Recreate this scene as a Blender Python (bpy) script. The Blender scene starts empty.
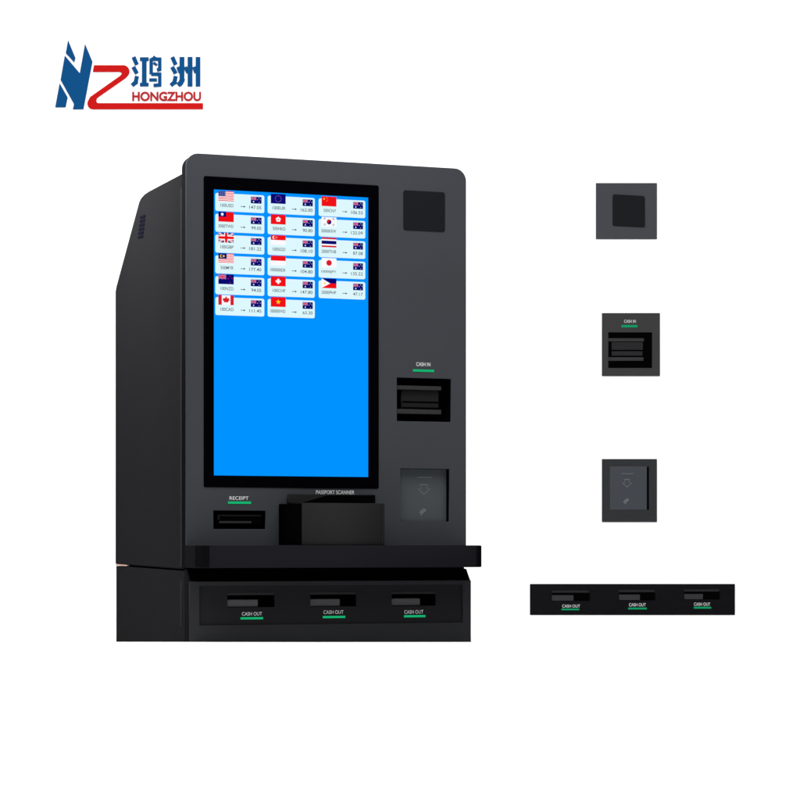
import bpy, math, random
from mathutils import Vector

S = bpy.context.scene
COL = S.collection
PI = math.pi
random.seed(4)

# ------------------------------------------------------------------ camera
F = 2200.0            # focal length in px of an 800 px frame
CX, CY = 300.0, 548.0  # principal point (level camera with a shifted lens)
D = 4.58              # distance of the kiosk's front left edge
TH = math.radians(18.2)
SN, CS = math.sin(TH), math.cos(TH)
LOWF = 0.027          # how far the lower door stands forward
ZC = 94.0 / F * (D - LOWF * CS)

cam_d = bpy.data.cameras.new('camera')
cam = bpy.data.objects.new('camera', cam_d)
COL.objects.link(cam)
cam.location = (0, 0, ZC)
cam.rotation_euler = (PI / 2, 0, 0)
cam_d.sensor_width = 36
cam_d.lens = 36 * F / 800
cam_d.shift_x = (400 - CX) / 800
cam_d.shift_y = (CY - 400) / 800
cam_d.clip_end = 200
cam_d.clip_start = 0.05
S.camera = cam

# ------------------------------------------------------------------ world and lamps
S.view_settings.view_transform = 'Standard'
S.view_settings.look = 'None'
S.view_settings.exposure = 0
S.view_settings.gamma = 1
w = bpy.data.worlds.new('World')
S.world = w
w.use_nodes = True
bg = w.node_tree.nodes['Background']
bg.inputs[0].default_value = (1, 1, 1, 1)
bg.inputs[1].default_value = 0.2


def area(name, loc, target, sx, sy, power, col=(1, 1, 1)):
    l = bpy.data.lights.new(name, 'AREA')
    l.shape = 'RECTANGLE'
    l.size, l.size_y = sx, sy
    l.energy = power
    l.color = col
    o = bpy.data.objects.new(name, l)
    COL.objects.link(o)
    o.location = loc
    d = Vector(target) - Vector(loc)
    o.rotation_euler = d.to_track_quat('-Z', 'Y').to_euler()
    return o


area('added_overhead_lamp', (0.3, 2.2, 4.6), (0.3, 5.4, 0.4), 6.5, 4.0, 455)  # unseen lamp, added to bring floor and backdrop up to white
area('added_key_lamp', (0.12, 4.12, 1.62), (0.1, 4.75, 0.75), 0.9, 0.35, 11, (0.95, 0.97, 1.0))  # unseen lamp, added so the front brightens towards its top
area('added_side_lamp', (-0.9, 4.8, 1.42), (-0.3, 4.85, 0.9), 0.4, 0.4, 52)  # unseen lamp, added to grade the left flank from top to bottom


# ------------------------------------------------------------------ materials
def s2l(c):
    c = c / 255.0
    return c / 12.92 if c <= 0.04045 else ((c + 0.055) / 1.055) ** 2.4


def lin(r, g, b, k=1.0):
    return (min(1, s2l(r) * k), min(1, s2l(g) * k), min(1, s2l(b) * k), 1)


def paint(name, col, rough=0.5, spec=0.2, var=0.06, bump=0.02, scale=900):
    m = bpy.data.materials.new(name)
    m.use_nodes = True
    nt = m.node_tree
    p = nt.nodes['Principled BSDF']
    p.inputs['Roughness'].default_value = rough
    p.inputs['Specular IOR Level'].default_value = spec
    tc = nt.nodes.new('ShaderNodeTexCoord')
    n = nt.nodes.new('ShaderNodeTexNoise')
    n.inputs['Scale'].default_value = 6
    n.inputs['Detail'].default_value = 5
    nt.links.new(tc.outputs['Object'], n.inputs['Vector'])
    mx = nt.nodes.new('ShaderNodeMix')
    mx.data_type = 'RGBA'
    mx.inputs[6].default_value = [c * (1 - var) for c in col[:3]] + [1]
    mx.inputs[7].default_value = [min(1, c * (1 + var)) for c in col[:3]] + [1]
    nt.links.new(n.outputs['Fac'], mx.inputs[0])
    nt.links.new(mx.outputs[2], p.inputs['Base Color'])
    if bump:
        n2 = nt.nodes.new('ShaderNodeTexNoise')
        n2.inputs['Scale'].default_value = scale
        n2.inputs['Detail'].default_value = 2
        nt.links.new(tc.outputs['Object'], n2.inputs['Vector'])
        b = nt.nodes.new('ShaderNodeBump')
        b.inputs['Strength'].default_value = bump
        b.inputs['Distance'].default_value = 0.001
        nt.links.new(n2.outputs['Fac'], b.inputs['Height'])
        nt.links.new(b.outputs['Normal'], p.inputs['Normal'])
    return m


def glow(name, r, g, b, k=1.0):
    m = bpy.data.materials.new(name)
    m.use_nodes = True
    nt = m.node_tree
    nt.nodes.clear()
    o = nt.nodes.new('ShaderNodeOutputMaterial')
    e = nt.nodes.new('ShaderNodeEmission')
    e.inputs[0].default_value = lin(r, g, b)
    e.inputs[1].default_value = k
    nt.links.new(e.outputs[0], o.inputs[0])
    return m


M = {}
M['white'] = paint('studio_white', (0.86, 0.86, 0.86, 1), 0.9, 0.0, 0.0, 0)
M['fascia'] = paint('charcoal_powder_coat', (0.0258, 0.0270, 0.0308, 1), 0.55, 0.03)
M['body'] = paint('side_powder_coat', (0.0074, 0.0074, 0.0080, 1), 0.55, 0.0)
M['door'] = paint('door_powder_coat', (0.0158, 0.0162, 0.0175, 1), 0.55, 0.0)
M['inset'] = paint('door_inset_coat', (0.0100, 0.0100, 0.0109, 1), 0.6, 0.0)
M['ledge'] = paint('ledge_coat', (0.0070, 0.0068, 0.0083, 1), 0.5, 0.0)
M['scan'] = paint('scanner_coat', (0.0118, 0.0118, 0.0122, 1), 0.6, 0.0)
M['black'] = paint('black_plastic_and_shade', (0.0008, 0.0008, 0.0010, 1), 0.6, 0.0, 0, 0)  # black plastic; also painted shade on the shoulder and beside the scanner
M['dark_edge'] = paint('edge_black', (0.0045, 0.0045, 0.0051, 1), 0.5, 0.0, 0, 0)  # plate sides, darker than the flank coat
M['bezel'] = paint('bezel_glass_black', (0.0006, 0.0006, 0.0010, 1), 0.25, 0.0, 0, 0)
M['lens'] = paint('dark_window', (0.0060, 0.0065, 0.0075, 1), 0.35, 0.0, 0, 0)
M['grey'] = paint('grey_plastic', (0.0170, 0.0170, 0.0178, 1), 0.5, 0.03, 0, 0)
M['mid'] = paint('dark_grey_plastic', (0.0075, 0.0075, 0.0080, 1), 0.5, 0.02, 0, 0)
M['shutter'] = paint('shutter_grey', (0.042, 0.042, 0.044, 1), 0.5, 0.1, 0, 0)
M['reader'] = paint('reader_plate', (0.0380, 0.0430, 0.0470, 1), 0.5, 0.03, 0.05, 0)
M['icon'] = paint('icon_grey', (0.0760, 0.0830, 0.0870, 1), 0.5, 0.02, 0, 0)
M['edge'] = paint('painted_highlight', (0.0125, 0.0125, 0.0135, 1), 0.4, 0.0, 0, 0)  # light catch on the cabinet's front edge, painted as a paler colour
M['glint'] = paint('painted_glint', (0.2600, 0.1700, 0.1450, 1), 0.6, 0.0, 0, 0)  # painted brightness for the notch in the seam
M['cap'] = paint('cap_black', (0.0024, 0.0024, 0.0027, 1), 0.6, 0.0, 0, 0)
M['vent'] = paint('vent_dark', (0.0030, 0.0030, 0.0060, 1), 0.5, 0.0, 0, 0)
M['label'] = paint('label_white', (0.4000, 0.4000, 0.4000, 1), 0.6, 0.1, 0, 0)
M['led'] = glow('green_light_line', 22, 176, 112)
M['led_dim'] = glow('green_light_line_print', 20, 150, 98)
M['blue'] = paint('logo_blue', lin(19, 79, 133, 0.69), 0.8, 0.0, 0, 0)
M['red'] = paint('logo_red', lin(200, 28, 27, 0.69), 0.8, 0.0, 0, 0)
M['red2'] = paint('logo_letter_red', lin(180, 44, 48, 0.69), 0.8, 0.0, 0, 0)
M['b_speaker'] = paint('sample_board_slate', (0.0352, 0.0372, 0.0422, 1), 0.6, 0.02)
M['b_lens'] = paint('sample_board_window', (0.0062, 0.0068, 0.0078, 1), 0.5, 0.02, 0, 0)
M['b_cash'] = paint('sample_board_grey', (0.0265, 0.0265, 0.0272, 1), 0.6, 0.02)
M['b_reader'] = paint('sample_board_dark', (0.0190, 0.0196, 0.0211, 1), 0.6, 0.02)
M['b_plate'] = paint('sample_board_plate', (0.0325, 0.0362, 0.0420, 1), 0.6, 0.02)
M['b_out'] = paint('sample_board_black', (0.0035, 0.0035, 0.0044, 1), 0.6, 0.02)
M['b_grey'] = paint('sample_grey', (0.0220, 0.0220, 0.0230, 1), 0.6, 0.02, 0, 0)
M['b_mid'] = paint('sample_mid', (0.011, 0.011, 0.012, 1), 0.6, 0.05, 0, 0)

G = dict(scr=(0, 146, 255), card=(221, 248, 253), txt=(66, 78, 84), red=(240, 16, 24), dred=(214, 30, 45),
         navy=(8, 8, 110), white=(250, 250, 255), pink=(255, 128, 132), ublue=(40, 46, 140), yel=(255, 214, 40),
         gold=(255, 190, 60), black=(30, 30, 40), euro=(10, 10, 115), lil=(150, 110, 175), mauve=(196, 150, 205), rose=(214, 60, 90))
for k, c in G.items():
    M['s_' + k] = glow('screen_' + k, *c)


# ------------------------------------------------------------------ pixels of the photograph -> real planes
OX, OY = (186.0 - CX) / F * D, D


def fr(px, py, v=0.0):
    """point of the kiosk's front plane y = v, in kiosk coordinates (x, z)"""
    rx, rz = (px - CX) / F, (CY - py) / F
    # world: x = OX + u CS - v SN ; y = OY + u SN + v CS ; x = rx y
    u = (rx * (OY + v * CS) - OX + v * SN) / (CS - rx * SN)
    Y = OY + u * SN + v * CS
    return u, ZC + rz * Y


def sd(px, py, u=0.0):
    """point of the kiosk's side plane x = u, in kiosk coordinates (y, z)"""
    rx, rz = (px - CX) / F, (CY - py) / F
    v = (OX + u * CS - rx * (OY + u * SN)) / (SN + rx * CS)
    Y = OY + u * SN + v * CS
    return v, ZC + rz * Y


WALL = 6.9995


def wl(px, py, y=WALL):
    return (px - CX) / F * y, ZC + (CY - py) / F * y


def cut_z(u, v):
    return ZC - 94.0 / F * (OY + u * SN + v * CS)


# ------------------------------------------------------------------ mesh helpers
def link(name, me, mats, parent=None):
    o = bpy.data.objects.new(name, me)
    COL.objects.link(o)
    if not isinstance(mats, (list, tuple)):
        mats = [mats]
    me.materials.clear()
    for m in mats:
        me.materials.append(m)
    if parent is not None:
        o.parent = parent
    return o


def curve_mesh(loops, half, bev, res=2):
    cu = bpy.data.curves.new('outline', 'CURVE')
    cu.dimensions = '2D'
    cu.fill_mode = 'BOTH'
    for lp in loops:
        s = cu.splines.new('POLY')
        s.points.add(len(lp) - 1)
        for i, p in enumerate(lp):
            s.points[i].co = (p[0], p[1], 0, 1)
        s.use_cyclic_u = True
    cu.extrude = max(half - bev, 0)
    cu.bevel_depth = bev
    cu.bevel_resolution = res
    cu.offset = -bev
    o = bpy.data.objects.new('outline', cu)
    COL.objects.link(o)
    bpy.context.view_layer.update()
    me = bpy.data.meshes.new_from_object(o.evaluated_get(bpy.context.evaluated_depsgraph_get()))
    bpy.data.objects.remove(o)
    bpy.data.curves.remove(cu)
    return me


def plate(name, loops, y0, y1, mat, parent, bev=0.0, tweak=None):
    """plate with outlines in x,z and thickness from y0 (front) to y1 (back)"""
    me = curve_mesh(loops, (y1 - y0) / 2, bev)
    ym = (y0 + y1) / 2
    for v in me.vertices:
        x, y, z = v.co
        v.co = (x, ym - z, y)
        if tweak:
            v.co = tweak(v.co)
    return link(name, me, mat, parent)


def side_plate(name, loops, x0, x1, mat, parent, bev=0.0, tweak=None):
    """outlines given as (y, z), thickness from x0 to x1"""
    me = curve_mesh([[(-a, b) for a, b in lp] for lp in loops], (x1 - x0) / 2, bev)
    xm = (x0 + x1) / 2
    for v in me.vertices:
        x, y, z = v.co
        v.co = (xm - z, -x, y)
        if tweak:
            v.co = tweak(v.co)
    return link(name, me, mat, parent)


def plan_block(name, loop, z0, z1, mat, parent, bev=0.0, tweak=None):
    """outline in x,y (plan), height z0..z1"""
    me = curve_mesh([loop], (z1 - z0) / 2, bev)
    for v in me.vertices:
        v.co.z += (z0 + z1) / 2
        if tweak:
            v.co = tweak(v.co)
    return link(name, me, mat, parent)


def rect(x0, z0, x1, z1):
    return [(x0, z0), (x1, z0), (x1, z1), (x0, z1)]


def rrect(x0, z0, x1, z1, r, n=8, corners=(1, 1, 1, 1)):
    pts = []
    for k, (cx, cz, a0) in enumerate(((x0 + r, z0 + r, 180), (x1 - r, z0 + r, 270), (x1 - r, z1 - r, 0), (x0 + r, z1 - r, 90))):
        if corners[k]:
            for i in range(n + 1):
                a = math.radians(a0 + 90 * i / n)
                pts.append((cx + r * math.cos(a), cz + r * math.sin(a)))
        else:
            pts.append(((x0, x1, x1, x0)[k], (z0, z0, z1, z1)[k]))
    return pts


def prect(x0, y0, x1, y1, v=0.0):
    """axis-aligned rectangle on the front plane v spanned by two pixel corners (top left; right edge at x1)"""
    u0, zt = fr(x0, y0, v)
    _, zb = fr(x0, y1, v)
    u1, _ = fr(x1, y0, v)
    return u0, zb, u1, zt


FONT_CACHE = {}


def text_poly(txt, bold=0.0):
    key = (txt, bold)
    if key in FONT_CACHE:
        return FONT_CACHE[key]
    cu = bpy.data.curves.new('lettering', 'FONT')
    cu.body = txt
    cu.offset = bold
    o = bpy.data.objects.new('lettering', cu)
    COL.objects.link(o)
    bpy.context.view_layer.update()
    me = bpy.data.meshes.new_from_object(o.evaluated_get(bpy.context.evaluated_depsgraph_get()))
    bpy.data.objects.remove(o)
    vs = [tuple(v.co) for v in me.vertices]
    fs = [tuple(p.vertices) for p in me.polygons]
    x0, x1 = min(v[0] for v in vs), max(v[0] for v in vs)
    y0, y1 = min(v[1] for v in vs), max(v[1] for v in vs)
    res = ([((v[0] - x0) / (x1 - x0), (v[1] - y0) / (y1 - y0)) for v in vs], fs)
    bpy.data.meshes.remove(me)
    FONT_CACHE[key] = res
    return res


class Art:
    """flat artwork in the x,z plane, in layers 0.15 mm apart, several materials in one mesh"""

    def __init__(self, y, step=0.00015):
        self.y, self.step = y, step
        self.v, self.f, self.m, self.mats, self.layer = [], [], [], [], 0

    def mi(self, m):
        if m not in self.mats:
            self.mats.append(m)
        return self.mats.index(m)

    def poly(self, pts, m, layer):
        b = len(self.v)
        y = self.y - layer * self.step
        self.v += [(p[0], y, p[1]) for p in pts]
        self.f.append(tuple(range(b, b + len(pts))))
        self.m.append(self.mi(m))

    def disc(self, cx, cz, r, m, layer, n=20, rz=None):
        rz = rz or r
        self.poly([(cx + r * math.cos(2 * PI * i / n), cz + rz * math.sin(2 * PI * i / n)) for i in range(n)], m, layer)

    def star(self, cx, cz, r, m, layer, k=5, inner=0.4):
        pts = []
        for i in range(2 * k):
            a = PI / 2 + PI * i / k
            q = r if i % 2 == 0 else r * inner
            pts.append((cx + q * math.cos(a), cz + q * math.sin(a)))
        c = (cx, cz)
        for i in range(2 * k):
            self.poly([c, pts[i], pts[(i + 1) % (2 * k)]], m, layer)

    def text(self, txt, x0, z0, x1, z1, m, layer, bold=0.0):
        vs, fs = text_poly(txt, bold)
        b = len(self.v)
        y = self.y - layer * self.step
        self.v += [(x0 + (x1 - x0) * a, y, z0 + (z1 - z0) * c) for a, c in vs]
        for f in fs:
            self.f.append(tuple(b + i for i in f))
            self.m.append(self.mi(m))

    def build(self, name, parent):
        me = bpy.data.meshes.new(name)
        me.from_pydata(self.v, [], self.f)
        o = link(name, me, [M[k] for k in self.mats], parent)
        for p, i in zip(me.polygons, self.m):
            p.material_index = i
        return o


def tag(o, label=None, cat=None, group=None, kind=None):
    for k, v in (('label', label), ('category', cat), ('group', group), ('kind', kind)):
        if v:
            o[k] = v
    return o


def empty(name, loc, rz=0.0):
    o = bpy.data.objects.new(name, None)
    COL.objects.link(o)
    o.location = loc
    o.rotation_euler = (0, 0, rz)
    o.empty_display_size = 0.1
    return o


# ------------------------------------------------------------------ the setting: white studio floor and backdrop
def sheet(name, prof, xs):
    v = [(x, y, z) for (y, z) in prof for x in xs]
    n = len(xs)
    f = [(i * n + j, i * n + j + 1, (i + 1) * n + j + 1, (i + 1) * n + j) for i in range(len(prof) - 1) for j in range(n - 1)]
    me = bpy.data.meshes.new(name)
    me.from_pydata(v, [], f)
    for p in me.polygons:
        p.use_smooth = False
    return tag(link(name, me, M['white']), kind='structure')


yc = D - LOWF * CS
low = ZC - 94 / F * 5.45
sheet('floor', [(-4, -0.0006), (yc, -0.0006), (5.45, low - 0.0006), (6.95, low - 0.0006)], [-7, 7])
prof = [(6.95, low - 0.0006), (6.995, low + 0.01), (7.0, low + 0.03), (7.0, 5.5)]
sheet('backdrop', prof, [-7, 7])

# ------------------------------------------------------------------ the kiosk
K = empty('currency_exchange_kiosk', (OX, OY, 0), TH)
tag(K, 'charcoal currency exchange kiosk with a blue touch screen showing rows of flags', 'kiosk')

W = fr(466.3, 400)[0]                    # width of the front panel
ztop = fr(186, 152.6)[1]
zbot = fr(186, 546.5)[1]
zseam = fr(186, 569.5)[1]

# front panel with openings
cash_in = prect(397, 377.5, 451, 421)
reader = prect(400.5, 468.5, 449.3, 521.5)
receipt = prect(213.5, 510.5, 265.5, 529)
scan_slot = prect(287, 494.2, 374.5, 503)
R = 0.027
plate('front_panel', [rrect(0, zseam + 0.004, W, ztop, R, 10, (0, 0, 1, 1)), rect(*cash_in), rect(*reader), rect(*receipt)],
      0.0, 0.004, M['fascia'], K, 0.0012)
plate('panel_edge', [rrect(0.0008, zseam + 0.004, W - 0.0008, ztop - 0.0008, R, 10, (0, 0, 1, 1)), rect(*cash_in), rect(*reader), rect(*receipt)],
      0.0045, 0.036, M['dark_edge'], K)

# upper cabinet body, profile traced on its left flank
UB = 0.002
prof = [sd(182, 569.2, UB), sd(182, 173.5, UB), sd(148.5, 191.2, UB), sd(144, 194.2, UB), sd(141, 197.5, UB), sd(139, 201.5, UB),
        sd(116.2, 286, UB), sd(115.2, 291.5, UB), sd(115.2, 563.9, UB)]
yb0 = prof[0][0]
prof[0] = (0.037, prof[0][1])
prof[1] = (0.037, prof[1][1])
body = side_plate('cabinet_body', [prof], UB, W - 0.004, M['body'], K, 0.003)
zl = [p[1] for p in prof]
e0, e1 = sd(180.1, 300)[0], sd(181.4, 300)[0]  # added strip, a painted highlight along the body's front edge
side_plate('edge_highlight', [[(e1, prof[0][1] + 0.004), (e0, prof[0][1] + 0.004), (e0, prof[1][1] - 0.03), (e1, prof[1][1] - 0.03)]],
           UB - 0.0016, UB - 0.0001, M['edge'], body, 0.0006)
a, b = sd(116.0, 563.9, UB), sd(127.0, 565.4, UB)  # added pale strip, paints the bright notch at the seam's rear end
side_plate('seam_glint', [[(a[0], a[1] - 0.0002), (b[0], sd(127, 564.9, UB)[1]), (b[0], sd(127, 566.1, UB)[1]), (a[0], sd(116, 565.6, UB)[1])]],
           UB - 0.001, UB + 0.01, M['glint'], body)
# louvre on the flank
for i in range(6):
    y = 215.0 + i * 4.0
    xo = 140.4 - i * 0.45
    p = [sd(xo, y + 1.2, UB), sd(xo + 5.2, y - 0.3, UB), sd(xo + 5.2, y + 2.3, UB), sd(xo, y + 3.6, UB)]
    side_plate('vent_slot', [p], UB - 0.0012, UB + 0.001, M['vent'], body)

# lower cabinet (its foot follows the sloping floor)
def foot(co):
    if co[2] < 0.012:
        return Vector((co[0], co[1], cut_z(co[0], co[1]) + (co[2] if co[2] > 0 else 0) * 0))
    return co


lp = [sd(182, 571.0, UB), sd(116.2, 565.9, UB), sd(116.2, 642, UB), sd(182, 642, UB)]
lp[0] = (0.012, lp[0][1])
lp[3] = (0.012, lp[3][1])
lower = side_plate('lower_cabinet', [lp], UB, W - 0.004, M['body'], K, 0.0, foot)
side_plate('edge_highlight', [[(e1, 0.03), (e0, 0.03), (e0, lp[0][1] - 0.02), (e1, lp[0][1] - 0.02)]],
           UB - 0.0016, UB - 0.0001, M['edge'], lower)  # same painted highlight on the lower cabinet

# lower door: black edge shell with a sloping shoulder, then the front plate with three cash slots
zsh = fr(190, 581.6, -LOWF)[1]           # shoulder front
ztp = fr(186, 569.6, 0)[1]
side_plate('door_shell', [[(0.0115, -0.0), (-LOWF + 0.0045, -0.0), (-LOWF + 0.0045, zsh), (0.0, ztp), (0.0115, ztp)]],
           0.0, 0.003, M['dark_edge'], K, 0.0, foot)
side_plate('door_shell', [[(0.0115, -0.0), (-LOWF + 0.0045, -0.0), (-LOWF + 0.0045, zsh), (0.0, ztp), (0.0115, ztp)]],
           W - 0.003, W, M['dark_edge'], K, 0.0, foot)
plate_top = [(0.001, ztp - 0.0005), (W - 0.001, ztp - 0.0005)]
me = bpy.data.meshes.new('shoulder')
dz = 0.0009
vv = [(0.0034, 0.001, ztp + dz), (W - 0.0034, 0.001, ztp + dz), (W - 0.0034, -LOWF + 0.0044, zsh + dz), (0.0034, -LOWF + 0.0044, zsh + dz)]
me.from_pydata(vv + [(a, b, c - 0.0045) for a, b, c in vv], [],
               [(0, 3, 2, 1), (4, 5, 6, 7), (0, 1, 5, 4), (1, 2, 6, 5), (2, 3, 7, 6), (3, 0, 4, 7)])
link('door_shoulder', me, M['black'], K)  # its black stands in for the shade under the ledge

slots = [prect(228, 595.8, 275.3, 607.6, -LOWF), prect(311, 594.8, 357.0, 606.8, -LOWF), prect(392.5, 594.0, 436.5, 605.8, -LOWF)]
zA = sum(s[3] for s in slots) / 3
zB = sum(s[1] for s in slots) / 3
slots = [(s[0], zB, s[2], zA) for s in slots]
u0, zb_, u1, zt_ = prect(199.5, 585.8, 462.8, 625.4, -LOWF)
door = plate('lower_door', [rect(0.0, -0.002, W, zsh), rect(u0, zb_, u1, zt_)], -LOWF, -LOWF + 0.004, M['door'], K, 0.0009, foot)
pan = plate('dispenser_panel', [rect(u0 - 0.002, zb_ - 0.002, u1 + 0.002, zt_ + 0.002)] + [rect(*s) for s in slots],
            -LOWF + 0.0045, -LOWF + 0.0075, M['inset'], K)
labs = [(242.0, 262.0, 612.1, 615.7, 240.5, 263, 617.3, 619.5), (323.5, 343.5, 610.4, 614.0, 322.8, 345.2, 616.0, 618.2),
        (404.3, 423.3, 610.2, 613.8, 404, 425.3, 615.2, 617.4)]
for s, (a0, a1, b0, b1, g0, g1, h0, h1) in zip(slots, labs):
    z0, z1 = s[1], s[3]
    t = 0.002
    # tunnel walls
    yy0, yy1 = -LOWF + 0.0078, 0.008
    fr_ = plate('cash_slot', [rect(s[0] - t, z0 - t, s[2] + t, z1 + t), rect(*s)], yy0, yy1, M['black'], K)
    plate('slot_hood', [rect(s[0] - 0.0005, z1 + 0.0008, s[2] - 0.003, z1 + 0.0052)], -LOWF + 0.0035, -LOWF + 0.0045, M['door'], fr_)
    wd = s[2] - s[0]
    plate('shutter', [rect(s[0] + 0.0006, z0 + 0.0008, s[0] + wd * 0.66, z1 - (z1 - z0) * 0.36)], -LOWF + 0.009, 0.0075, M['shutter'], fr_, 0.0015)
    plate('slot_back', [rect(s[0] - t, z0 - t, s[2] + t, z1 + t)], yy1 + 0.0005, yy1 + 0.002, M['black'], fr_)
    y = -LOWF + 0.004
    A = Art(y)
    p = prect(a0, b0, a1, b1, y)
    A.text('CASH OUT', *p, 'label', 1, 0.005)
    A.build('slot_label', K)
    p = prect(g0, h0, g1, h1, y)
    plate('light_line', [rect(*p)], y - 0.0006, y + 0.0002, M['led'], K)

# neck between the two cabinets
me_ = plan_block('seam_filler', [(0.008, 0.002), (W - 0.0045, 0.002), (W - 0.0045, 0.535), (0.008, 0.535)], zseam - 0.02, zseam + 0.02, M['black'], K)

# ledge
LF = 0.105
z1 = fr(300, 545.2, -LF)[1]
z0 = fr(300, 567.8, -LF)[1]
ledge = plan_block('ledge', [(-0.0015, -0.0003), (-0.0015, -LF + 0.026), (0.02, -LF), (W - 0.02, -LF), (W + 0.0015, -LF + 0.026), (W + 0.0015, -0.0003)],
                   z0, z1, M['ledge'], K, 0.0015)
side_plate('end_shade', [[(-0.001, z0 + 0.001), (-LF + 0.0265, z0 + 0.001), (-LF + 0.0265, z1 - 0.001), (-0.001, z1 - 0.001)]],
           -0.0024, -0.0017, M['dark_edge'], ledge)  # added sheet, darkens the ledge's left end against the side light
# dark end caps wrapping the two front corners
for sx in (0, 1):
    f_ = (lambda x: x) if sx == 0 else (lambda x: W - x)
    lpn = [(f_(-0.0026), -LF + 0.0262), (f_(0.0195), -LF - 0.0011), (f_(0.0205), -LF - 0.0003), (f_(-0.0012), -LF + 0.0268)]
    plan_block('corner_cap', lpn, z0 + 0.001, z1 - 0.001, M['cap'], ledge)

# passport scanner standing on the ledge
v = -0.099
u0, _, u1, zt = prect(302, 502.8, 384.6, 545, v)
sc = plan_block('passport_scanner', [(u0, -0.001), (u0, v), (u1, v), (u1, -0.001)], z1, zt, M['scan'], K, 0.0012)
ul = fr(280.5, 520, -0.012)[0]
plan_block('scanner_shade_wedge', [(ul, -0.0008), (ul, -0.014), (u0 - 0.0005, v + 0.0006), (u0 - 0.0005, -0.0008)], z1 + 0.0004, zt - 0.001, M['black'], sc)  # added black wedge, paints the scanner's dark side and its shadow
us = fr(381.4, 520, v)[0]
plate('scanner_seam', [rect(us, z1 + 0.002, us + 0.0035, zt - 0.002)], v - 0.0008, v + 0.001, M['mid'], sc)
s = scan_slot
sl = plate('scanner_slot', [rect(*s)], -0.006, -0.0006, M['scan'], K, 0.0008)
um = fr(326, 500)[0]
ua = fr(302, 500)[0]
plate('slot_opening', [[(ua, s[1] + 0.001), (s[2] - 0.001, s[1] + 0.001), (s[2] - 0.001, s[3] - 0.001), (um, s[3] - 0.002)]], -0.0068, -0.0061, M['black'], sl)

# receipt printer mouth
s = receipt
rp = plate('receipt_printer', [rect(s[0] - 0.002, s[1] - 0.002, s[2] + 0.002, s[3] + 0.002)], 0.0345, 0.0365, M['black'], K)
plate('mouth_liner', [rect(s[0] - 0.0015, s[1] - 0.0015, s[2] + 0.0015, s[3] + 0.0015), rect(s[0] + 0.0004, s[1] + 0.0004, s[2] - 0.0004, s[3] - 0.0004)],
      0.0042, 0.034, M['black'], rp)
p = prect(218.0, 514.3, 262.0, 524.4)
plate('mouth_block', [rect(*p)], 0.006, 0.030, M['black'], rp, 0.001)
p = prect(218.5, 514.8, 262.0, 516.0)
plate('mouth_lip', [rect(*p)], 0.0045, 0.0062, M['mid'], rp)
p = prect(218.5, 515.8, 219.8, 519.6)
plate('mouth_lip', [rect(*p)], 0.0045, 0.0062, M['mid'], rp)
p = prect(220.0, 521.0, 252.0, 523.0)
plate('mouth_lip', [rect(*p)], 0.0045, 0.0062, M['grey'], rp)

# cash acceptor
s = cash_in
ca = plate('cash_acceptor', [rect(s[0] - 0.002, s[1] - 0.002, s[2] + 0.002, s[3] + 0.002)], 0.0345, 0.0365, M['black'], K)
plate('acceptor_liner', [rect(s[0] - 0.002, s[1] - 0.002, s[2] + 0.002, s[3] + 0.002), rect(s[0] + 0.0004, s[1] + 0.0004, s[2] - 0.0004, s[3] - 0.0004)],
      0.0042, 0.034, M['black'], ca)
ue = fr(441.3, 400, 0.004)[0]


def zrow(y_, v_=0.004):
    return fr(397, y_, v_)[1]


plate('guide_rail', [rect(s[0] + 0.0006, zrow(389.3), ue, zrow(385.3))], 0.004, 0.030, M['grey'], ca, 0.001)
plate('guide_rail', [rect(s[0] + 0.0006, zrow(413.4), ue, zrow(408.9))], 0.004, 0.030, M['grey'], ca, 0.001)
ux = fr(401.5, 400, 0.012)[0]
plate('note_mouth', [rect(ux, zrow(408.6), ue - 0.003, zrow(389.6))], 0.012, 0.030, M['mid'], ca, 0.001)
plate('mouth_gap', [rect(ux + 0.002, zrow(402.2), ue - 0.004, zrow(400.6))], 0.0112, 0.0119, M['black'], ca)
plate('mouth_gap', [rect(ux + 0.002, zrow(408.5), ue - 0.004, zrow(406.6))], 0.0112, 0.0119, M['black'], ca)

# card reader plate set into its recess
s = reader
cr = plate('card_reader', [rect(s[0] - 0.001, s[1] - 0.001, s[2] + 0.001, s[3] + 0.001)], 0.017, 0.020, M['reader'], K)
plate('recess_liner', [rect(s[0] - 0.001, s[1] - 0.001, s[2] + 0.001, s[3] + 0.001), rect(s[0] + 0.0003, s[1] + 0.0003, s[2] - 0.0003, s[3] - 0.0003)],
      0.0042, 0.0168, M['black'], cr)


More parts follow.
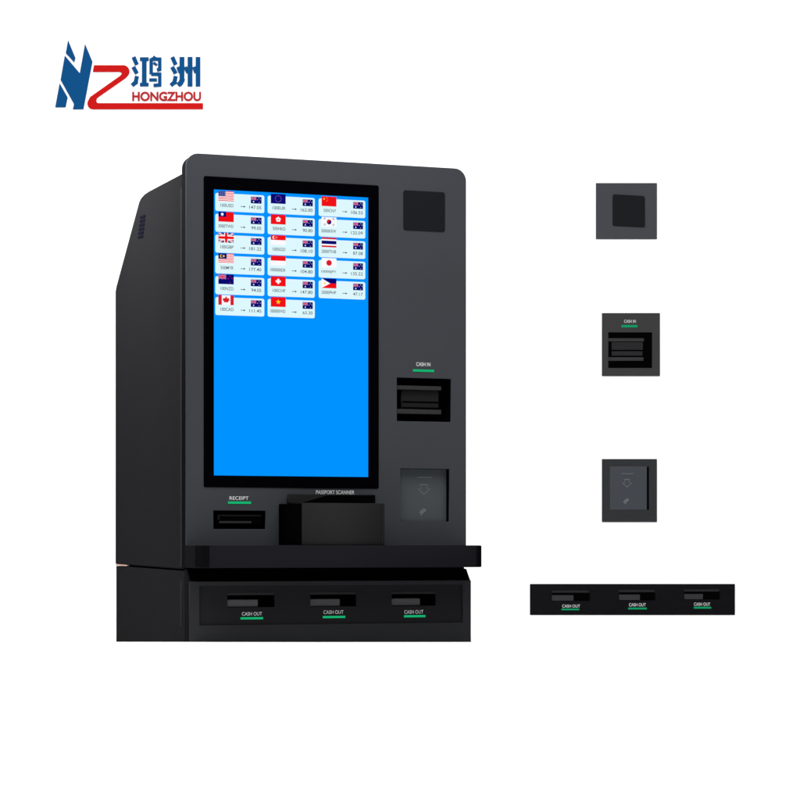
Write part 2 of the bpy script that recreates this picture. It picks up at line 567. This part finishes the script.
def reader_art(P, y, parent, k=1.0):
    """faint caption, outlined downward arrow and little wave mark; P maps photo pixels to x,z"""
    A = Art(y)
    x0, z0 = P(417.5, 478.8)
    x1, z1 = P(432.0, 476.2)
    for i in range(6):
        w_ = (x1 - x0) / 6
        A.poly([(x0 + w_ * i, z0 + (z1 - z0) * 0.3), (x0 + w_ * (i + 0.75), z0 + (z1 - z0) * 0.3),
                (x0 + w_ * (i + 0.75), z1 - (z1 - z0) * 0.25), (x0 + w_ * i, z1 - (z1 - z0) * 0.25)], 'icon', 1)
    A.build('caption', parent)
    A = Art(y)
    pts = [(420.0, 484.2), (427.6, 484.2), (426.6, 488.4), (430.4, 488.8), (423.8, 495.0), (417.4, 488.8), (421.0, 488.4)]
    c = (423.8, 489.3)
    for i in range(len(pts)):
        a, b = pts[i], pts[(i + 1) % len(pts)]
        q = [a, b, tuple(c[j] + (b[j] - c[j]) * 0.78 for j in (0, 1)), tuple(c[j] + (a[j] - c[j]) * 0.78 for j in (0, 1))]
        A.poly([P(*t) for t in q], 'icon', 1)
    A.build('arrow_icon', parent)
    A = Art(y)
    blob = [(418.6, 513.6), (420.2, 510.6), (422.4, 509.4), (423.2, 508.0), (424.6, 508.6), (426.6, 509.8), (425.2, 512.0), (423.0, 513.4), (421.6, 515.8), (420.2, 515.2), (420.6, 513.4)]
    cb = (422.4, 511.8)
    for i in range(len(blob)):
        A.poly([P(*cb), P(*blob[i]), P(*blob[(i + 1) % len(blob)])], 'icon', 1)
    A.build('hand_icon', parent)


reader_art(lambda x, y: fr(x, y, 0.0165), 0.0166, cr)

# camera window
u0, z0_, u1, z1_ = prect(403.2, 190.2, 444.8, 230.0)
plate('camera_window', [rrect(u0, z0_, u1, z1_, 0.005, 5)], -0.0014, -0.0002, M['lens'], K, 0.0005)


# captions with a green line
def caption(txt, a0, a1, b0, b1, g0, g1, h0, h1):
    A = Art(-0.0002)
    A.text(txt, *prect(a0, b0, a1, b1), 'label', 1, 0.005)
    A.build('caption', K)
    if g0:
        plate('light_line', [rect(*prect(g0, h0, g1, h1))], -0.001, -0.0001, M['led'], K)


caption('CASH IN', 416.2, 430.3, 362.2, 366.0, 413, 434, 369.2, 371.6)
caption('RECEIPT', 229.5, 248.5, 496.3, 499.8, 228, 251, 501.4, 503.8)
caption('PASSPORT SCANNER', 316, 354.3, 490.2, 494.0, 0, 0, 0, 0)

# display
u0, z0_, u1, z1_ = prect(203.6, 176.0, 378.6, 487.2)
plate('display_bezel', [rrect(u0, z0_, u1, z1_, 0.004, 4)], -0.0016, -0.0002, M['bezel'], K, 0.0006)
sx0, sz0, sx1, sz1 = prect(213.7, 189.6, 367.8, 475.4)
scr = plate('display_screen', [rect(sx0, sz0, sx1, sz1)], -0.0022, -0.0017, M['s_scr'], K)


def flag(A, kind, x0, z0, x1, z1, L=2):
    w, h = x1 - x0, z1 - z0
    P = lambda a, b: (x0 + w * a, z0 + h * b)
    bx = lambda a0, b0, a1, b1, m, l: A.poly([P(a0, b0), P(a1, b0), P(a1, b1), P(a0, b1)], 's_' + m, l)

    def jack(a0, b0, a1, b1, l, W_='s_white', R_='s_red'):
        q = lambda a, b: P(a0 + (a1 - a0) * a, b0 + (b1 - b0) * b)
        A.poly([q(0, 0), q(1, 0), q(1, 1), q(0, 1)], 's_navy', l)
        for t in ((0, 0, 1, 1), (0, 1, 1, 0)):
            for wd, m, k in ((0.11, W_, 1), (0.04, R_, 2)):
                s = 1 if t[1] < t[3] else -1
                y0_, y1_ = t[1], t[3]
                A.poly([q(0, y0_), q(wd, y0_), q(1, y1_ - s * wd), q(1, y1_), q(1 - wd, y1_), q(0, y0_ + s * wd)], m, l + k)
        for wd, m, k in ((0.17, W_, 3), (0.10, R_, 4)):
            A.poly([q(0, .5 - wd * 1.3), q(1, .5 - wd * 1.3), q(1, .5 + wd * 1.3), q(0, .5 + wd * 1.3)], m, l + k)
            A.poly([q(.5 - wd * .8, 0), q(.5 + wd * .8, 0), q(.5 + wd * .8, 1), q(.5 - wd * .8, 1)], m, l + k + .5)

    if kind == 'us' or kind == 'my':
        n = 13 if kind == 'us' else 14
        for i in range(n):
            bx(0, i / n, 1, (i + 1) / n, 'red' if i % 2 == (0 if kind == 'us' else 1) else 'white', L)
        bx(0, .46, .46 if kind == 'us' else .54, 1, 'ublue' if kind == 'us' else 'navy', L + 1)
        if kind == 'us':
            for i in range(5):
                for j in range(3):
                    A.disc(*P(.06 + i * .085, .56 + j * .16), h * .025, 's_white', L + 2, 6)
        else:
            A.disc(*P(.2, .73), h * .16, 's_yel', L + 2)
            A.disc(*P(.235, .73), h * .13, 's_navy', L + 3)
            A.star(*P(.34, .73), h * .14, 's_yel', L + 4, 7, .5)
    elif kind == 'tw':
        bx(0, 0, 1, 1, 'red', L)
        bx(0, .5, .5, 1, 'navy', L + 1)
        A.star(*P(.25, .75), h * .19, 's_white', L + 2, 12, .55)
    elif kind == 'gb':
        jack(0, 0, 1, 1, L)
    elif kind in ('au', 'nz'):
        bx(0, 0, 1, 1, 'navy', L)
        jack(0, .5, .5, 1, L + 1, 's_mauve', 's_rose')
        A.star(*P(.25, .24), h * .14, 's_white', L + 7, 7, .45) if kind == 'au' else None
        for a, b in ((.75, .8), (.62, .55), (.87, .6), (.75, .18)):
            A.star(*P(a, b), h * .07, 's_white' if kind == 'au' else 's_red', L + 7, 5)
    elif kind == 'ca':
        bx(0, 0, 1, 1, 'white', L)
        bx(0, 0, .22, 1, 'dred', L + 1)
        bx(.78, 0, 1, 1, 'dred', L + 1)
        leaf = [(.5, .12), (.515, .28), (.66, .25), (.63, .36), (.75, .52), (.69, .56), (.72, .70), (.62, .67), (.60, .73), (.545, .66),
                (.57, .84), (.53, .81), (.5, .90)]
        leaf = leaf + [(1 - a, b) for a, b in reversed(leaf[1:-1])]
        for i in range(len(leaf)):
            A.poly([P(.5, .5), P(*leaf[i]), P(*leaf[(i + 1) % len(leaf)])], 's_dred', L + 2)
    elif kind == 'eu':
        bx(0, 0, 1, 1, 'euro', L)
        for i in range(12):
            a = 2 * PI * i / 12
            c = P(.5, .5)
            A.star(c[0] + h * .32 * math.cos(a), c[1] + h * .32 * math.sin(a), h * .06, 's_lil', L + 1)
    elif kind == 'hk':
        bx(0, 0, 1, 1, 'red', L)
        c = P(.5, .5)
        for i in range(5):
            a = PI / 2 + 2 * PI * i / 5
            A.disc(c[0] + h * .17 * math.cos(a), c[1] + h * .17 * math.sin(a), h * .11, 's_white', L + 1, 12)
    elif kind in ('sg', 'id'):
        bx(0, .5, 1, 1, 'red', L)
        bx(0, 0, 1, .5, 'white', L)
        if kind == 'sg':
            A.disc(*P(.22, .75), h * .17, 's_white', L + 1)
            A.disc(*P(.29, .75), h * .16, 's_red', L + 2)
            for i in range(5):
                a = PI / 2 + 2 * PI * i / 5
                c = P(.36, .75)
                A.star(c[0] + h * .09 * math.cos(a), c[1] + h * .09 * math.sin(a), h * .035, 's_white', L + 3)
    elif kind == 'ch':
        bx(0, 0, 1, 1, 'red', L)
        bx(.33, .40, .67, .60, 'white', L + 1)
        bx(.435, .24, .565, .76, 'white', L + 1.5)
    elif kind == 'vn':
        bx(0, 0, 1, 1, 'red', L)
        A.star(*P(.5, .5), h * .28, 's_yel', L + 1)
    elif kind == 'cn':
        bx(0, 0, 1, 1, 'red', L)
        A.star(*P(.17, .74), h * .15, 's_gold', L + 1)
        for a, b in ((.33, .9), (.4, .78), (.4, .62), (.33, .5)):
            A.star(*P(a, b), h * .05, 's_gold', L + 1)
    elif kind == 'kr':
        bx(0, 0, 1, 1, 'white', L)
        c = P(.5, .5)
        r = h * .26
        A.disc(*c, r, 's_navy', L + 1)
        A.poly([(c[0] + r * math.cos(math.radians(a)), c[1] + r * math.sin(math.radians(a))) for a in range(0, 181, 15)], 's_dred', L + 2)
        A.disc(c[0] - r / 2, c[1], r / 2, 's_dred', L + 3)
        A.disc(c[0] + r / 2, c[1], r / 2, 's_navy', L + 3)
        for a, b, s in ((.2, .8, 1), (.8, .8, -1), (.2, .2, -1), (.8, .2, 1)):
            for k in (-1, 0, 1):
                q = P(a, b)
                dx, dz_ = h * .09, h * .09 * s
                ox, oz = -h * .07 * k * s * .7, h * .07 * k * .7
                A.poly([(q[0] - dx + ox, q[1] - dz_ + oz), (q[0] + dx + ox, q[1] + dz_ + oz), (q[0] + dx + ox, q[1] + dz_ + oz + h * .04),
                        (q[0] - dx + ox, q[1] - dz_ + oz + h * .04)], 's_black', L + 2)
    elif kind == 'th':
        for b0, b1, m in ((0, .17, 'dred'), (.17, .33, 'white'), (.33, .67, 'navy'), (.67, .83, 'white'), (.83, 1, 'dred')):
            bx(0, b0, 1, b1, m, L)
    elif kind == 'jp':
        bx(0, 0, 1, 1, 'white', L)
        A.disc(*P(.5, .5), h * .3, 's_dred', L + 1, 24)
    elif kind == 'ph':
        bx(0, .5, 1, 1, 'navy', L)
        bx(0, 0, 1, .5, 'red', L)
        A.poly([P(0, 0), P(.58, .5), P(0, 1)], 's_white', L + 1)
        A.star(*P(.2, .5), h * .15, 's_yel', L + 2, 8, .5)


NAMES = dict(us='United States', tw='Taiwan', gb='British', my='Malaysian', nz='New Zealand', ca='Canadian', eu='European Union', hk='Hong Kong',
             sg='Singapore', id='Indonesian', ch='Swiss', vn='Vietnamese', cn='Chinese', kr='South Korean', th='Thai', jp='Japanese', ph='Philippine')
cards = [[('us', '100USD', '147.05'), ('eu', '100EUR', '162.00'), ('cn', '500CNY', '106.55')],
         [('tw', '3000TWD', '99.05'), ('hk', '500HKD', '90.80'), ('kr', '50000KRW', '125.09')],
         [('gb', '100GBP', '181.22'), ('sg', '100SGD', '108.10'), ('th', '2000THB', '87.08')],
         [('my', '500MYR', '177.40'), ('id', '1000000IDR', '104.80'), ('jp', '10000JPY', '135.22')],
         [('nz', '100NZD', '94.05'), ('ch', '100CHF', '147.80'), ('ph', '2000PHP', '47.17')],
         [('ca', '100CAD', '111.45'), ('vn', '1000000VND', '63.30')]]
cols = [(215.0, 218.0, 233.4, 240.2, 245.2, 250.4, 261.2, 264.0), (267.3, 270.4, 285.3, 291.5, 296.5, 302.2, 312.4, 314.4),
        (318.3, 321.2, 336.0, 342.0, 347.0, 352.7, 362.6, 364.9)]
for r, row in enumerate(cards):
    for c, (k, t0, t1) in enumerate(row):
        cc = [fr(x, 250)[0] for x in cols[c]]
        base = 193.3 + 20.8 * r
        zz = lambda dy: fr(220, base + dy)[1]
        A = Art(-0.0024)
        A.poly(rrect(cc[0], zz(17.9), cc[7], zz(0), 0.004, 4), 's_card', 0)
        flag(A, k, cc[1], zz(7.6), cc[2], zz(-2.2))
        flag(A, 'au', cc[5], zz(8.6), cc[6], zz(1.8))
        n = len(t0)
        a0 = cc[2] - min(0.034, 0.0048 * n)
        A.text(t0, a0, zz(13.6), cc[2] - 0.0005, zz(10.3), 's_txt', 1, 0.008)
        A.text(t1, cc[6] - 0.0045 * len(t1), zz(14.2), cc[6] - 0.0005, zz(10.9), 's_txt', 1, 0.008)
        zm = (zz(12) + zz(12.6)) / 2
        A.poly([(cc[3], zm - .0006), (cc[4] - .003, zm - .0006), (cc[4] - .003, zm + .0006), (cc[3], zm + .0006)], 's_txt', 1)
        A.poly([(cc[4] - .004, zm - .0022), (cc[4], zm), (cc[4] - .004, zm + .0022)], 's_txt', 1)
        o = A.build('currency_card', scr)
        o['label'] = 'pale exchange rate card with the %s flag' % NAMES[k]


# ------------------------------------------------------------------ sample boards on the backdrop
def board(name, label, x0, y0, x1, y1, mat, holes=(), th=0.005):
    bx_, bz = wl((x0 + x1) / 2, y1)
    root = empty(name, (bx_, WALL, bz))
    tag(root, label, 'sample board', 'sample boards on the backdrop')
    yf = WALL - th

    def P(px, py, y=yf):
        a, b = wl(px, py, y)
        return a - bx_, b - bz

    def Rq(a0, b0, a1, b1, y=yf):
        p, q = P(a0, b1, y), P(a1, b0, y)
        return rect(p[0], p[1], q[0], q[1])
    plate('board', [Rq(x0, y0, x1, y1)] + [Rq(*h) for h in holes], -th, 0.0, M[mat], root, 0.0006)
    return root, P, Rq, -th


root, P, Rq, yf = board('sample_board', 'small slate grey board with one black rounded window, topmost on the backdrop',
                        596, 183, 657, 239, 'b_speaker')
q = [(612.5, 194.3), (644.8, 196.2), (645.0, 227.6), (612.5, 226.0)]
pts = []
for i in range(4):
    a, b, c = q[i - 1], q[i], q[(i + 1) % 4]
    for t in range(5):
        t = t / 4
        pa = [b[j] + (a[j] - b[j]) * 0.07 for j in (0, 1)]
        pc = [b[j] + (c[j] - b[j]) * 0.07 for j in (0, 1)]
        pts.append(tuple((1 - t) ** 2 * pa[j] + 2 * t * (1 - t) * b[j] + t * t * pc[j] for j in (0, 1)))
plate('camera_window', [[P(*p) for p in pts]], yf - 0.002, yf - 0.0003, M['b_lens'], root, 0.0006)

h = (608.3, 332.3, 652.2, 368.0)
root, P, Rq, yf = board('sample_board', 'grey board with a CASH IN caption over a black note slot, second from the top', 602, 313, 660, 376, 'b_cash', [h])
mo = plate('note_slot', [Rq(h[0] - 1, h[1] - 1, h[2] + 1, h[3] + 1)], -0.0015, -0.0003, M['black'], root)
plate('guide_rail', [Rq(608.6, 338.2, 644.0, 341.4)], -0.0052, -0.0016, M['b_grey'], mo, 0.001)
plate('guide_rail', [Rq(608.6, 357.2, 643.5, 360.8)], -0.0052, -0.0016, M['b_grey'], mo, 0.001)
plate('note_mouth', [Rq(611.8, 342.0, 643.0, 349.8)], -0.004, -0.0016, M['b_mid'], mo, 0.0008)
plate('note_mouth', [Rq(611.8, 351.2, 642.6, 355.6)], -0.004, -0.0016, M['b_mid'], mo, 0.0008)
A = Art(yf - 0.0001)
a, b = P(624.2, 322.8), P(635.8, 319.8)
A.text('CASH IN', a[0], a[1], b[0], b[1], 'label', 1, 0.005)
A.build('caption', root)
plate('light_line', [Rq(621.5, 325.0, 637.5, 327.4)], yf - 0.0012, yf - 0.0001, M['led_dim'], root)

root, P, Rq, yf = board('sample_board', 'dark board carrying a lighter card reader plate with faint icons, third from the top', 602, 459, 657, 522, 'b_reader')
rd = plate('reader_plate', [Rq(609.8, 466.2, 646.6, 509.8)], yf - 0.002, yf - 0.0002, M['b_plate'], root, 0.0006)
plate('plate_gap', [Rq(647.0, 466.8, 648.9, 509.8)], yf - 0.0008, yf - 0.0001, M['black'], root)
reader_art(lambda x, y: P(627.5 + (x - 424.5) * 0.78, 473.7 + (y - 477.5) * 0.80), yf - 0.0021, rd)

D3 = [(551.8, 593.2, 589.8, 601.0, 573.5, 562.2, 580, 604.6, 607.6, 561.4, 579.2, 608.6, 610.2),
      (619.0, 592.6, 655.4, 600.4, 640.0, 629.0, 645.8, 603.2, 606.4, 628.2, 646.8, 607.6, 609.4),
      (684.2, 592.0, 719.8, 599.6, 703.0, 694.0, 710.2, 602.6, 605.8, 693.8, 711.2, 606.8, 608.6)]
root, P, Rq, yf = board('sample_board', 'long black board with three CASH OUT slots in a row, lowest of the four', 530, 584, 735, 615, 'b_out',
                        [d[:4] for d in D3])
for d in D3:
    sl = plate('cash_slot', [Rq(d[0] - 1, d[1] - 1, d[2] + 1, d[3] + 1)], -0.0015, -0.0003, M['black'], root)
    plate('shutter', [Rq(d[0] + 0.2, d[1] + 2.0, d[4], d[3] - 0.3)], -0.0045, -0.0016, M['b_grey'], sl, 0.001)
    plate('slot_hood', [Rq(d[0], d[1] - 2.6, d[2] - 1, d[1] - 0.7)], yf - 0.001, yf - 0.0001, M['b_mid'], sl)
    A = Art(yf - 0.0001)
    a, b = P(d[5], d[8]), P(d[6], d[7])
    A.text('CASH OUT', a[0], a[1], b[0], b[1], 'label', 1, 0.005)
    A.build('slot_label', root)
    plate('light_line', [Rq(d[9], d[11], d[10], d[12])], yf - 0.0008, yf - 0.0001, M['led_dim'], root)

# ------------------------------------------------------------------ logo sign on the backdrop
bx_, bz = wl(129, 110)
LG = empty('wall_logo', (bx_, WALL, bz))
tag(LG, 'blue and red company logo with two Chinese characters and HONGZHOU lettering on the white backdrop', 'logo sign')
LT = 0.003


def LP(px, py):
    a, b = wl(px, py, WALL - LT)
    return a - bx_, b - bz


def lpx(x, y):       # coordinates of the 10x enlargement
    return LP(50 + x / 10, 35 + y / 10)


for pts in ([(181, 52), (254, 228), (242, 272), (158, 180)],
            [(148, 205), (298, 382), (350, 88), (424, 265), (334, 742), (228, 742), (240, 690), (106, 448)],
            [(96, 482), (176, 622), (156, 722), (52, 722)]):
    plate('blue_emblem', [[lpx(*p) for p in reversed(pts)]], -LT, 0, M['blue'], LG)


def stroke_outline(path, wd):
    L_, R_ = [], []
    n = len(path)
    for i, p in enumerate(path):
        a = path[max(i - 1, 0)]
        b = path[min(i + 1, n - 1)]
        dx, dy = b[0] - a[0], b[1] - a[1]
        l = math.hypot(dx, dy)
        nx, ny = -dy / l, dx / l
        L_.append((p[0] + nx * wd / 2, p[1] + ny * wd / 2))
        R_.append((p[0] - nx * wd / 2, p[1] - ny * wd / 2))
    return L_ + R_[::-1]


# red ribbon, outer edge then inner edge, in 10x pixels
rib = [(440, 302), (745, 302)]
for i in range(1, 9):
    a = math.radians(-90 + 128 * i / 8)
    rib.append((733 + 62 * math.cos(a), 364 + 62 * math.sin(a)))
rib += [(760, 428), (470, 630), (462, 655), (470, 678), (490, 681), (1530, 681), (1530, 742), (430, 742)]
for i in range(1, 7):
    a = math.radians(90 + 125 * i / 6)
    rib.append((430 + 57 * math.cos(a), 685 + 57 * math.sin(a)))
rib += [(400, 620), (700, 408), (718, 388), (712, 372), (690, 368), (428, 368)]
plate('red_ribbon', [[lpx(*p) for p in reversed(rib)]], -LT, 0, M['red'], LG)


# the two characters, strokes as bars; coordinates of the 9.41x enlargement at (125, 45)
def cpx(x, y):
    return LP(125 + x / 9.412, 45 + y / 9.412)


def strokes(name, lst):
    vs, fs = [], []
    for k, (wd, path) in enumerate(lst):
        n = len(path)
        th = LT + 0.0001 * (k % 7)
        for i in range(n - 1):
            a, b = path[i], path[i + 1]
            dx, dy = b[0] - a[0], b[1] - a[1]
            l = math.hypot(dx, dy)
            ux_, uy_ = dx / l, dy / l
            ea = wd / 2 if i > 0 else 0
            eb = wd / 2 if i < n - 2 else 0
            A0 = (a[0] - ux_ * ea, a[1] - uy_ * ea)
            B0 = (b[0] + ux_ * eb, b[1] + uy_ * eb)
            nx, ny = -uy_ * wd / 2, ux_ * wd / 2
            nx, ny = nx * 1.14, ny * 1.14
            c4 = [(A0[0] + nx, A0[1] + ny), (B0[0] + nx, B0[1] + ny), (B0[0] - nx, B0[1] - ny), (A0[0] - nx, A0[1] - ny)]
            bs = len(vs)
            t = th + 0.00003 * i
            for q_ in c4:
                p = cpx(*q_)
                vs.append((p[0], -t, p[1]))
            for q_ in c4:
                p = cpx(*q_)
                vs.append((p[0], 0, p[1]))
            fs += [tuple(bs + j for j in t_) for t_ in ((0, 1, 2, 3), (7, 6, 5, 4), (0, 4, 5, 1), (1, 5, 6, 2), (2, 6, 7, 3), (3, 7, 4, 0))]
    me = bpy.data.meshes.new(name)
    me.from_pydata(vs, [], fs)
    return link(name, me, M['blue'], LG)


water = lambda o: [(34, [(o + 80, 112), (o + 112, 185)]), (34, [(o + 78, 205), (o + 112, 268)]), (34, [(o + 112, 292), (o + 100, 350), (o + 66, 380)])]
strokes('chinese_character', water(0) + [
    (30, [(140, 132), (222, 132)]), (38, [(181, 132), (181, 372)]), (30, [(140, 372), (222, 372)]),
    (30, [(285, 108), (270, 130)]), (28, [(246, 125), (246, 274)]), (28, [(246, 132), (327, 132), (327, 228), (300, 234)]),
    (20, [(268, 165), (300, 190)]), (28, [(246, 274), (327, 274), (327, 376), (268, 380)]), (26, [(228, 328), (300, 328)])])
strokes('chinese_character', water(365) + [
    (40, [(536, 112), (536, 330), (520, 360), (498, 378)]), (28, [(498, 205), (520, 262)]), (40, [(612, 112), (612, 390)]),
    (28, [(568, 205), (592, 262)]), (38, [(687, 112), (687, 390)]), (28, [(648, 205), (668, 262)])])
vs, fs = text_poly('HONGZHOU', 0.034)
p0, p1 = LP(132.2, 101.0), LP(201.0, 91.6)
yy = -LT
n = len(vs)
me = bpy.data.meshes.new('lettering')
V3 = [(p0[0] + (p1[0] - p0[0]) * a, yy, p0[1] + (p1[1] - p0[1]) * c) for a, c in vs] + \
     [(p0[0] + (p1[0] - p0[0]) * a, 0, p0[1] + (p1[1] - p0[1]) * c) for a, c in vs]
from collections import Counter
ec = Counter()
for f in fs:
    for i in range(len(f)):
        ec[frozenset((f[i], f[(i + 1) % len(f)]))] += 1
sides = []
for f in fs:
    for i in range(len(f)):
        a, b = f[i], f[(i + 1) % len(f)]
        if ec[frozenset((a, b))] == 1:
            sides.append((b, a, a + n, b + n))
me.from_pydata(V3, [], list(fs) + sides)
link('lettering', me, M['red2'], LG)
